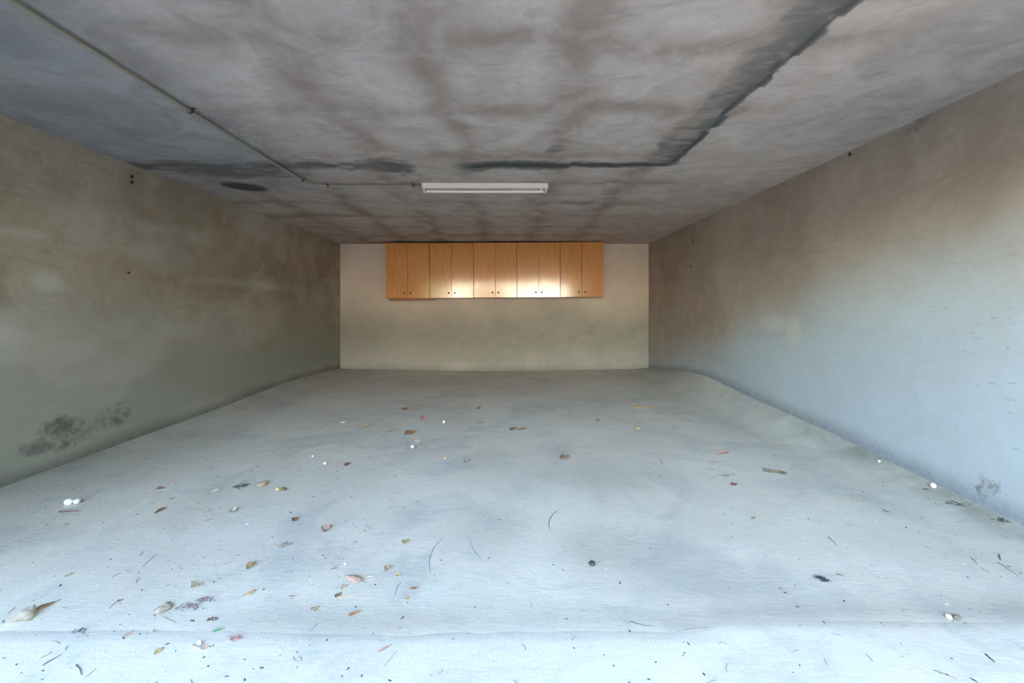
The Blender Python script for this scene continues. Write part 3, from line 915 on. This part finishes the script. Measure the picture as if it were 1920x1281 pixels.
def twig(x, y, L, r, rz, rgb, label, bend=0.1, forks=0, name='twig', cat='twig'):
    rr = random.Random(int(abs(x * 1237 + y * 8513) * 100))
    bm = bmesh.new()
    n = 7
    pts = [((k / (n - 1) - 0.5) * L, bend * L * (0.25 - (k / (n - 1) - 0.5) ** 2) * 2 + rr.gauss(0, 0.012) * L, r * 1.0 + abs(rr.gauss(0, 0.3)) * r) for k in range(n)]
    tube(bm, pts, [r * (1.1 - 0.6 * k / (n - 1)) for k in range(n)], 7)
    for f in range(forks):
        k = 1 + f * 2 % (n - 2)
        s = 1 if f % 2 else -1
        p = pts[k]
        tube(bm, [p, (p[0] + 0.10 * L, p[1] + s * 0.07 * L, r), (p[0] + 0.18 * L, p[1] + s * 0.17 * L, r * 0.8)], [r * 0.7, r * 0.55, r * 0.3], 6)
    key = ('t',) + rgb
    if key not in LEAFM:
        LEAFM[key] = simple('twig_bark', rgb, 0.85, 0.2, 120)
    o = link(name, bm_mesh(name, bm), LEAFM[key], None, True)
    o.location = (x, y, ground_z(x, y))
    o.rotation_euler = (0, 0, rz)
    return tag(o, label, cat, 'twigs and sticks on the floor')

def tuft(x, y, rad, n, rgb, label, ln=0.03, name='debris_tuft', cat='plant debris', squash=0.5):
    """a small knot of broken stalks and scales that lies together"""
    rr = random.Random(int(abs(x * 331 + y * 7717) * 100))
    bm = bmesh.new()
    for _ in range(n):
        a, q = rr.random() * 6.28, rad * math.sqrt(rr.random())
        p = Vector((q * math.cos(a), q * math.sin(a) * squash, 0.002 + rr.random() * 0.006 * (1 - q / rad)))
        d = rr.random() * 6.28
        l = ln * rr.uniform(0.3, 1.0)
        tube(bm, [p, p + Vector((l * 0.5 * math.cos(d), l * 0.5 * math.sin(d), rr.random() * 0.003)), p + Vector((l * math.cos(d + 0.4), l * math.sin(d + 0.4), 0))], [0.0013, 0.0011, 0.0006], 5)
        if rr.random() < 0.5:
            bmesh.ops.create_icosphere(bm, subdivisions=1, radius=rr.uniform(0.0015, 0.0035), matrix=Matrix.Translation(p) @ Matrix.Diagonal((1.6, 1, 0.6, 1)))
    key = ('t',) + rgb
    if key not in LEAFM:
        LEAFM[key] = simple('twig_bark', rgb, 0.85, 0.2, 120)
    o = link(name, bm_mesh(name, bm), LEAFM[key], None, True)
    o.location = (x, y, ground_z(x, y))
    return tag(o, label, cat, 'clumps of plant debris on the floor')

leaf(-1.786, 1.556, 0.092, 0.088, 1.44, PALE, 'largest pale curled leaf at the left edge of the floor', curl=-0.3, cup=-0.9)
leaf(-1.765, 1.616, 0.068, 0.024, 1.21, BROWN, 'brown rolled leaf tucked behind the largest pale curled leaf', curl=0.4, cup=1.6)
leaf(-1.875, 1.812, 0.029, 0.019, 1.34, TAN, 'small cupped brown leaf with dark hollow, alone behind the largest curled leaf', curl=1.4, cup=1.2)
leaf(-1.508, 1.651, 0.021, 0.014, 1.02, BROWN, 'small folded brown leaf left of the broad beige leaf', curl=1.3, fold=0.6)
leaf(-1.301, 1.595, 0.074, 0.053, 1.68, PALE, 'broad flat beige leaf with wavy edge, biggest one lying open', curl=-0.25, cup=-0.35, fold=-0.05)
leaf(-1.287, 1.730, 0.050, 0.036, 1.96, PALE, 'small pale leaf standing on its edge behind the broad beige leaf', curl=0.9, cup=0.9, tilt=0.7)
leaf(-1.324, 1.478, 0.028, 0.010, 1.22, PINK, 'narrow pinkish leaf with a dark tip in front of the broad beige leaf', curl=0.6, cup=1.2)
leaf(-1.253, 1.490, 0.022, 0.022, 1.30, CREAM, 'white papery flake in front of the broad beige leaf', curl=0.5, name='paper_flake', cat='flake', stem=False)
leaf(-1.514, 1.390, 0.024, 0.010, 1.25, YEL, 'small yellow leaf near the bottom left corner of the floor', curl=0.7, cup=0.8)
leaf(-1.159, 1.406, 0.030, 0.016, 1.51, YEL, 'small yellowish leaf with brown stalk left of the rolled pair', curl=0.6, cup=0.9)
leaf(-1.047, 1.432, 0.038, 0.035, -0.47, CREAM, 'pale grey-green curled leaf touching a pinkish rolled one', curl=1.3, cup=1.2)
leaf(-1.016, 1.420, 0.026, 0.019, 0.44, PINK, 'pinkish brown rolled leaf touching a pale curled one', curl=1.5, cup=1.3)
leaf(-1.026, 1.499, 0.030, 0.016, 0.43, GREEN, 'only green leaf on the floor, small and curled', curl=0.7, cup=0.8)
leaf(-2.458, 2.103, 0.022, 0.010, 1.17, YEL, 'faint yellow leaf close to the left wall', curl=0.4)
twig(-1.230, 1.545, 0.073, 0.0012, -0.38, BROWN, 'thin reddish stalk just in front of the broad beige leaf', bend=0.05)
tuft(-1.217, 1.615, 0.044, 26, (140, 122, 132), 'purple-brown clump of broken flower stalks right of the broad beige leaf', ln=0.022)
tuft(-1.174, 1.656, 0.033, 18, (140, 122, 132), 'second purple-brown clump of flower stalks, nearer the garage back', ln=0.02)
tuft(-1.512, 1.499, 0.022, 10, (136, 132, 138), 'small grey clump of stalks between broad beige leaf and left wall', ln=0.03)
tuft(-1.081, 1.553, 0.016, 14, DARK, 'dark gritty clump just behind the green leaf', ln=0.012)
leaf(-1.135, 1.866, 0.058, 0.035, 1.73, TAN, 'beige leaf rolled lengthwise, behind the toasted oval leaf', curl=0.8, cup=1.5)
leaf(-1.032, 1.689, 0.050, 0.029, 0.92, TAN, 'toasted oval leaf lying flat with a lifted tip', curl=-0.3, cup=-0.7, fold=-0.05)
leaf(-0.853, 1.667, 0.032, 0.021, 0.50, PALE, 'pale leaf with a raised ridge, right of the toasted oval leaf', curl=-0.6, fold=-0.6)
leaf(-0.733, 1.604, 0.030, 0.025, 0.86, TAN, 'triangular tan leaf with one lifted corner', curl=-0.5, fold=-0.6)
leaf(-0.649, 1.777, 0.086, 0.043, -0.33, PINK, 'large crumpled pinkish leaf with torn middle', curl=-0.4, cup=-0.9, lobes=0.25)
leaf(-0.671, 1.727, 0.030, 0.025, 1.02, PINK, 'small pink folded leaf in front of the large crumpled one', curl=0.8, fold=0.8)
leaf(-0.675, 1.682, 0.034, 0.018, 1.18, BROWN, 'narrow brown leaf lying at the end of a long bare stalk', curl=0.6)
twig(-0.622, 1.676, 0.087, 0.0014, 0.22, (196, 170, 140), 'long pale bent stalk in front of the crumpled pinkish leaf', bend=0.18)
leaf(-0.577, 1.580, 0.041, 0.024, 0.65, ORANGE, 'rust-coloured lobed leaf nearest the threshold step', curl=0.7, cup=0.8, lobes=0.3)
leaf(-0.583, 1.788, 0.039, 0.016, 0.19, CREAM, 'white-tipped narrow leaf right of the large crumpled leaf', curl=0.6)
leaf(-0.763, 1.850, 0.026, 0.015, 0.48, BROWN, 'tiny brown curl of leaf behind the large crumpled leaf', curl=1.2)
leaf(-0.530, 1.851, 0.039, 0.028, 1.38, PINK, 'small round pinkish leaf, first of two near the long crack', curl=0.8, cup=1.0)
leaf(-0.473, 1.808, 0.022, 0.019, 0.73, YEL, 'tiny yellow-brown scale of leaf beside the small round pinkish leaf', curl=1.0)
leaf(-0.387, 1.725, 0.032, 0.019, 0.21, ORANGE, 'orange-tan leaf with pointed end, rightmost of the fallen leaves in front', curl=0.7, cup=0.6)
leaf(-0.400, 1.665, 0.018, 0.018, 0.72, YEL, 'small yellowish star-shaped leaf scrap in front of the orange-tan leaf', curl=0.6, lobes=0.5)
leaf(-0.415, 1.425, 0.049, 0.015, 0.72, PINK, 'straight strip of bark on the concrete apron in front of the step', curl=0.08, cup=0.7, name='bark_strip', cat='bark', stem=False)
tuft(-1.079, 2.035, 0.041, 22, (160, 132, 124), 'reddish clump of dry blossom left of the pink stub', ln=0.02)
twig(-0.743, 2.061, 0.022, 0.0026, 0.45, RED, 'short pink-red stub of twig behind the leaves', bend=0.02)
leaf(-0.503, 2.065, 0.043, 0.031, 1.32, YEL, 'pale yellow scrap of leaf beside the end of the curved crack', curl=0.7)
twig(-1.087, 1.931, 0.037, 0.0013, 1.08, (176, 170, 140), 'thin straw lying behind the toasted oval leaf', bend=0.05)
pebble(-0.727, 1.887, 0.0061, (240, 240, 236), 'tiny white chip behind the large crumpled pinkish leaf', sq=0.5)
twig(-0.388, 1.503, 0.013, 0.0020, 0.40, RED, 'short red stub right at the threshold step', bend=0.02)
leaf(-0.726, 2.167, 0.044, 0.037, 1.12, PALE, 'pale cupped leaf, right one of a pair further back', curl=1.0, cup=0.9)
leaf(-0.936, 2.173, 0.069, 0.050, 1.72, PINK, 'pinkish leaf, left one of a pair further back', curl=0.9, cup=1.0)
leaf(-1.143, 2.274, 0.046, 0.033, 1.58, BROWN, 'brown upright scrap of leaf left of the pinkish pair', curl=1.2, cup=1.0)
leaf(-1.539, 2.374, 0.071, 0.051, 1.83, CREAM, 'pale twisted leaf scrap in front of the dark debris knot', curl=1.2, cup=1.1)
tuft(-0.944, 1.461, 0.022, 16, (186, 136, 134), 'reddish scrap of flower head close to the threshold step', ln=0.02)
pebble(-2.541, 2.458, 0.0200, (238, 240, 240), 'left one of two round white pebbles by the left wall', sq=0.9)
pebble(-2.505, 2.471, 0.0161, (226, 230, 232), 'right one of two round white pebbles by the left wall', sq=0.9)
twig(-2.446, 2.369, 0.101, 0.0040, 0.12, (120, 84, 84), 'reddish brown stick in front of the two white pebbles', bend=0.03)
leaf(-2.007, 2.539, 0.028, 0.017, 0.84, BROWN, 'small brown leaf curl behind the slanting stick-like leaf', curl=1.1)
leaf(-1.952, 2.386, 0.074, 0.025, 1.46, BROWN, 'long slanting brown leaf rolled like a stick', curl=0.3, cup=1.7)
leaf(-1.688, 2.373, 0.040, 0.024, 1.16, PALE, 'pale leaf with a dark fold, upper of two in front of the debris knot', curl=0.9, fold=0.6)
leaf(-1.610, 2.282, 0.031, 0.018, 0.79, TAN, 'tan leaf, lower of two in front of the debris knot', curl=0.7)
leaf(-1.822, 2.638, 0.057, 0.034, 0.73, PALE, 'broad pale leaf left of the dark debris knot', curl=0.7, cup=0.7)
leaf(-2.192, 2.673, 0.047, 0.028, 0.53, RED, 'flat reddish leaf furthest left among the middle leaves', curl=0.2)
leaf(-1.588, 2.736, 0.078, 0.075, 1.03, TAN, 'rounded tan leaf right of the dark debris knot', curl=-0.35, cup=-0.6, fold=-0.05)
tuft(-1.710, 2.720, 0.041, 40, (78, 76, 70), 'dark knot of pine debris beside the rounded tan leaf', ln=0.03, squash=0.8)
pebble(-1.447, 2.661, 0.0120, (226, 214, 150), 'tiny yellow husk beside a brown one', sq=0.7)
pebble(-1.407, 2.654, 0.0133, (120, 96, 72), 'tiny brown husk beside a yellow one', sq=0.8)
leaf(-1.598, 2.847, 0.038, 0.020, 1.12, CREAM, 'white leaf scrap behind the rounded tan leaf', curl=0.5)
pebble(-1.338, 3.093, 0.0131, (236, 226, 204), 'small cream chip in the middle of the floor', sq=0.8)
leaf(-1.188, 2.969, 0.049, 0.029, 1.35, CREAM, 'thin white scrap, in front of the small cream chip', curl=0.7)
leaf(-1.173, 3.083, 0.063, 0.038, 1.39, RED, 'dark reddish scrap right of the small cream chip', curl=0.9)
pebble(-1.499, 3.249, 0.0114, (226, 232, 236), 'white crumb left of the small cream chip', sq=0.7)
leaf(-1.381, 4.065, 0.123, 0.074, 0.68, TAN, 'tan leaf furthest left of the leaves lying deep inside', curl=0.4)
leaf(-1.093, 3.896, 0.105, 0.050, 0.98, YEL, 'olive-yellow leaf deep inside, between two tan ones', curl=0.6)
leaf(-0.894, 3.838, 0.120, 0.072, 0.97, ORANGE, 'orange-tan leaf deep inside, nearest the room middle', curl=0.5)
pebble(-0.786, 3.456, 0.0156, (246, 246, 242), 'small bright white chip beside a pink leaf scrap', sq=0.8)
leaf(-0.714, 3.432, 0.072, 0.035, 0.35, PINK, 'pink leaf scrap beside the small bright white chip', curl=0.3)
leaf(-0.775, 3.606, 0.077, 0.046, 0.85, CREAM, 'cream scrap of leaf behind the small bright white chip', curl=0.8)
leaf(-1.158, 4.777, 0.114, 0.082, 1.01, ORANGE, 'faded orange leaf lying deepest inside the garage', curl=0.4)
pebble(-0.890, 4.341, 0.0195, (170, 90, 76), 'small red berry-like crumb deep inside the garage', sq=0.9)
leaf(-1.189, 3.454, 0.076, 0.046, 0.76, TAN, 'greyish tan leaf alone in the middle of the floor', curl=0.5)
pebble(-1.652, 4.221, 0.0264, (206, 214, 216), 'pale flat chip at the left of the leaves deep inside', sq=0.35)
pebble(-0.645, 4.193, 0.0157, (248, 248, 246), 'lone white crumb before the cabinets in mid floor', sq=0.9)
leaf(-0.280, 4.196, 0.093, 0.067, 0.97, PINK, 'tiny pink petal before the cabinets in mid floor', curl=0.5)
leaf(0.033, 3.986, 0.095, 0.051, 0.81, BROWN, 'brown half of a broken leaf pair in mid floor', curl=0.6)
leaf(0.117, 3.984, 0.100, 0.054, 0.70, ORANGE, 'orange half of a broken leaf pair in mid floor', curl=0.5)
leaf(0.417, 3.208, 0.100, 0.066, 0.75, BROWN, 'curled dark tan leaf alone at the centre of the floor', curl=1.1, cup=1.1)
pebble(0.883, 4.256, 0.0192, (150, 110, 96), 'brown crumb right of the broken leaf pair', sq=0.8)
pebble(1.200, 3.984, 0.0159, (196, 176, 120), 'yellowish crumb in front of the straight tan stick', sq=0.8)
twig(1.527, 4.836, 0.222, 0.0090, 0.12, (186, 146, 98), 'straight tan stick lying across the floor near the back wall', bend=0.0)
pebble(-0.485, 3.204, 0.0120, (214, 180, 130), 'tan crumb left of a folded pink scrap in mid floor', sq=0.8)
leaf(-0.317, 3.154, 0.067, 0.040, 0.97, PINK, 'small folded pink scrap in mid floor', curl=0.8)
leaf(-0.349, 4.811, 0.088, 0.053, 1.07, BROWN, 'tiny brown scrap near the back wall', curl=0.7)
pebble(0.364, 1.881, 0.0146, (72, 74, 72), 'oval dark seed pod lying alone on the pale front floor', sq=0.6, name='seed_pod', cat='seed')
leaf(1.651, 3.305, 0.122, 0.066, 0.42, PINK, 'faint pink leaf on the right of the floor', curl=0.2)
twig(1.527, 3.133, 0.129, 0.0016, 0.16, (150, 130, 110), 'thin tan stalk in front of the faint pink leaf', bend=0.12)
twig(1.822, 2.931, 0.135, 0.0100, -0.45, (120, 108, 88), 'rough grey-brown feathery stick on the right of the floor', bend=0.03, forks=5)
twig(1.119, 3.142, 0.112, 0.0018, -1.78, (120, 60, 66), 'short dark red stub in the centre right of the floor', bend=0.02)
leaf(1.441, 2.733, 0.053, 0.032, 0.48, RED, 'tiny red scrap in front of the faint pink leaf', curl=0.6)
tuft(1.473, 2.875, 0.050, 12, (130, 110, 104), 'loose wisp of stalks in front of the faint pink leaf', ln=0.04)
leaf(1.313, 2.295, 0.047, 0.023, 0.67, (214, 206, 180), 'small yellowish scrap in the front right of the floor', curl=0.8)
pebble(2.555, 2.574, 0.0148, (250, 244, 230), 'round white ball at the foot of the right wall', sq=1.0)
twig(2.518, 2.572, 0.035, 0.0025, -0.12, (84, 70, 56), 'short dark stick pointing at the round white ball', bend=0.02)
pebble(2.555, 2.949, 0.0096, (240, 242, 244), 'tiny white chip at the foot of the right wall', sq=0.9)
leaf(1.977, 2.507, 0.059, 0.027, -0.78, TAN, 'flat tan leaf patch near the right wall', curl=0.15)
twig(2.106, 2.530, 0.115, 0.0013, -1.68, (170, 160, 136), 'curved pale straw beside the flat tan leaf patch', bend=0.3)
twig(2.094, 2.372, 0.030, 0.0030, -0.96, (96, 84, 70), 'short brown stick between tan leaf patch and right wall', bend=0.05)
tuft(2.508, 2.403, 0.048, 26, (84, 82, 70), 'dark tangle of pine debris against the right wall', ln=0.05)
tuft(2.555, 2.210, 0.044, 20, (84, 82, 70), 'dark tangle of debris against the right wall, nearest the viewer', ln=0.05)
pebble(1.608, 1.563, 0.0107, (226, 206, 180), 'beige pebble on the step edge next to a darker one', sq=0.8)
pebble(1.632, 1.556, 0.0121, (120, 114, 102), 'dark brown pebble on the step edge next to a beige one', sq=0.8)
tuft(1.305, 1.781, 0.018, 34, (70, 70, 70), 'dark fuzzy seed head lying alone on the front right floor', ln=0.024, squash=1.0)
twig(1.298, 1.799, 0.036, 0.0008, -1.54, (84, 80, 76), 'thin stalk of the dark fuzzy seed head', bend=0.05)
twig(1.562, 1.386, 0.034, 0.0020, -1.76, (84, 84, 84), 'dark pine twig on the apron near the lower right corner', bend=0.05)
twig(1.352, 1.324, 0.052, 0.0012, -0.62, (120, 112, 104), 'thin forked twig on the apron at the bottom right', bend=0.08, forks=2)
twig(2.224, 1.937, 0.063, 0.0022, -2.35, (90, 88, 74), 'short upright-pointing twig on the front right floor', bend=0.1)
twig(2.164, 1.851, 0.107, 0.0012, -1.81, (110, 108, 92), 'long thin pine stalk near the right edge of the floor', bend=0.06)
twig(2.081, 1.911, 0.064, 0.0014, -2.09, (110, 108, 92), 'short bent stalk left of the long thin pine stalk', bend=0.12)
twig(1.568, 2.070, 0.078, 0.0014, -1.78, (110, 108, 100), 'thin dark stalk in front of the flat tan leaf patch', bend=0.06)
twig(1.401, 1.805, 0.025, 0.0026, -0.77, (126, 122, 88), 'olive-green bit of stalk near the fuzzy seed head', bend=0.05)
twig(0.658, 1.509, 0.089, 0.0016, 0.14, (140, 132, 124), 'pale straight straw lying along the step edge', bend=0.02)
twig(0.470, 1.528, 0.075, 0.0014, -0.31, (104, 104, 104), 'curved grey stalk lying at the step edge', bend=-0.2)
twig(-1.619, 1.920, 0.088, 0.0010, 1.75, (108, 116, 124), 'long straight pine needle behind the broad beige leaf', bend=0.02)
twig(-1.474, 1.375, 0.045, 0.0018, 1.25, (120, 116, 128), 'long dark twig in the bottom left corner', bend=0.04)
twig(-1.349, 1.336, 0.068, 0.0016, -0.61, (104, 108, 128), 'short dark twig in front of the long one at bottom left', bend=0.08)
twig(-1.550, 1.780, 0.047, 0.0009, 2.04, (108, 116, 124), 'forked pine needle pair left of the small upright leaf', bend=0.08, forks=1)

CRACKS = [([(-0.335, 1.823), (-0.352, 1.876), (-0.361, 1.939), (-0.355, 2.029), (-0.322, 2.109)], 0.0035), ([(0.415, 2.496), (0.335, 2.437), (0.268, 2.386), (0.225, 2.312), (0.206, 2.227), (0.212, 2.149)], 0.004), ([(-0.198, 2.11), (-0.178, 2.03), (-0.147, 1.955), (-0.102, 1.891)], 0.0018), ([(-0.452, 1.681), (-0.456, 1.739), (-0.448, 1.765)], 0.003), ([(-0.136, 1.558), (-0.099, 1.586), (-0.061, 1.628)], 0.0018), ([(-0.398, 1.355), (-0.372, 1.417)], 0.0015), ([(0.681, 2.095), (0.65, 2.121), (0.587, 2.088)], 0.002), ([(0.096, 2.572), (0.147, 2.617), (0.214, 2.639)], 0.0018)]
# ------------------------------------------------------------------ shallow curved grooves in the floor skin, and the grit that nobody could count
M_CRACK = simple('groove_dirt', (160, 163, 161), 0.95, 0.15, 60)
def crack(pts, wd):
    bm = bmesh.new()
    P = [Vector((x, y, 0)) for x, y in pts]
    fine = []
    for i in range(len(P) - 1):
        p0, p1, p2, p3 = P[max(i - 1, 0)], P[i], P[i + 1], P[min(i + 2, len(P) - 1)]
        for k in range(6):
            t = k / 6
            fine.append(0.5 * ((2 * p1) + (p2 - p0) * t + (2 * p0 - 5 * p1 + 4 * p2 - p3) * t * t + (3 * p1 - p0 - 3 * p2 + p3) * t ** 3))
    fine.append(P[-1])
    prev = None
    for i, p in enumerate(fine):
        d = (fine[min(i + 1, len(fine) - 1)] - fine[max(i - 1, 0)]).normalized()
        nrm = Vector((-d.y, d.x, 0))
        ww = wd * (0.25 + 0.75 * math.sin(math.pi * i / (len(fine) - 1))) * (0.7 + 0.6 * R.random())
        z = ground_z(p.x, p.y) + 0.0012
        row = [bm.verts.new((p.x + nrm.x * s * ww, p.y + nrm.y * s * ww, z + (0.0006 if s == 0 else -0.0012))) for s in (-1, 0, 1)]
        if prev:
            for k in range(2):
                bm.faces.new((prev[k], prev[k + 1], row[k + 1], row[k]))
        prev = row
    link('groove', bm_mesh('groove', bm), M_CRACK, floor)
for pts, wd in CRACKS:
    crack(pts, wd)

def scatter(name, n, mat, kind_fn, dens, label, cat, seed):
    rr = random.Random(seed)
    co, fa = [], []
    made = 0
    while made < n:
        x, y = rr.uniform(XL + 0.03, XR - 0.03), rr.uniform(1.25, YB - 0.05)
        if rr.random() > dens(x, y):
            continue
        kind_fn(rr, x, y, ground_z(x, y), co, fa)
        made += 1
    me = bpy.data.meshes.new(name)
    me.from_pydata(co, [], fa)
    o = link(name, me, mat)
    return tag(o, label, cat, None, 'stuff')
def grain(rmin, rmax):
    def f(rr, x, y, z, co, fa):
        r = rr.uniform(rmin, rmax) * (1.0 if rr.random() < 0.8 else 1.5)
        a, e = rr.random() * 6.28, rr.uniform(1.0, 2.4)
        k = len(co)
        c, s = math.cos(a), math.sin(a)
        for u, v, h in ((-e, 0, 0.2), (-0.3, -0.8, 0.3), (e, 0.1, 0.2), (0.2, 0.9, 0.3), (-0.3, 0.1, 1.0), (0.4, -0.1, 0.9)):
            co.append((x + r * (u * c - v * s), y + r * (u * s + v * c), z + r * h * 0.6))
        fa += [(k, k + 1, k + 4), (k + 1, k + 5, k + 4), (k + 1, k + 2, k + 5), (k + 2, k + 3, k + 5), (k + 3, k + 4, k + 5), (k + 3, k, k + 4), (k, k + 3, k + 2, k + 1)]
    return f
def needle(lmin, lmax):
    def f(rr, x, y, z, co, fa):
        L, a, b = rr.uniform(lmin, lmax), rr.random() * 6.28, rr.uniform(-0.7, 0.7)
        r = rr.uniform(0.0004, 0.0007)
        pts = [(x - 0.5 * L * math.cos(a), y - 0.5 * L * math.sin(a)), (x, y), (x + 0.5 * L * math.cos(a + b), y + 0.5 * L * math.sin(a + b))]
        k = len(co)
        for px, py in pts:
            zz = ground_z(px, py) if XL + 0.02 < px < XR - 0.02 else z
            co.extend([(px - r * math.sin(a), py + r * math.cos(a), zz + 0.0008), (px + r * math.sin(a), py - r * math.cos(a), zz + 0.0008), (px, py, zz + 0.0026)])
        for i in (0, 1):
            for j in range(3):
                fa.append((k + 3 * i + j, k + 3 * i + (j + 1) % 3, k + 3 * i + 3 + (j + 1) % 3, k + 3 * i + 3 + j))
        fa.append((k, k + 1, k + 2))
    return f
def near(x, y):
    d = 0.25 + 0.75 * math.exp(-((y - 1.3) / 0.5) ** 2)
    if x > 1.3: d += 0.7 * math.exp(-((XR - x) / 0.5) ** 2) * (1 if y < 4 else 0.4)
    if x < -0.6: d += 0.25
    return min(1, d) * (0.35 if -0.5 < x < 1.0 and y > 1.5 else 1.0)
scatter('floor_grit', 1900, simple('dark_grit', (88, 86, 88), 0.9, 0.3, 40), grain(0.0015, 0.0040), near, 'fine dark grit scattered all over the cement floor', 'grit', 11)
scatter('pale_crumbs', 160, simple('pale_crumb', (226, 224, 216), 0.9, 0.1, 40), grain(0.0020, 0.0045), near, 'tiny pale crumbs of mortar scattered over the floor', 'crumbs', 12)
scatter('pine_needles', 240, simple('pine_needle', (136, 130, 122), 0.8, 0.2, 40), needle(0.014, 0.042), lambda x, y: near(x, y) * (1 if y < 3.2 else 0.25) * (1.0 if (x < -0.4 or x > 0.9 or y < 1.5) else 0.3), 'thin dry pine needles strewn over the front of the floor', 'needles', 13)
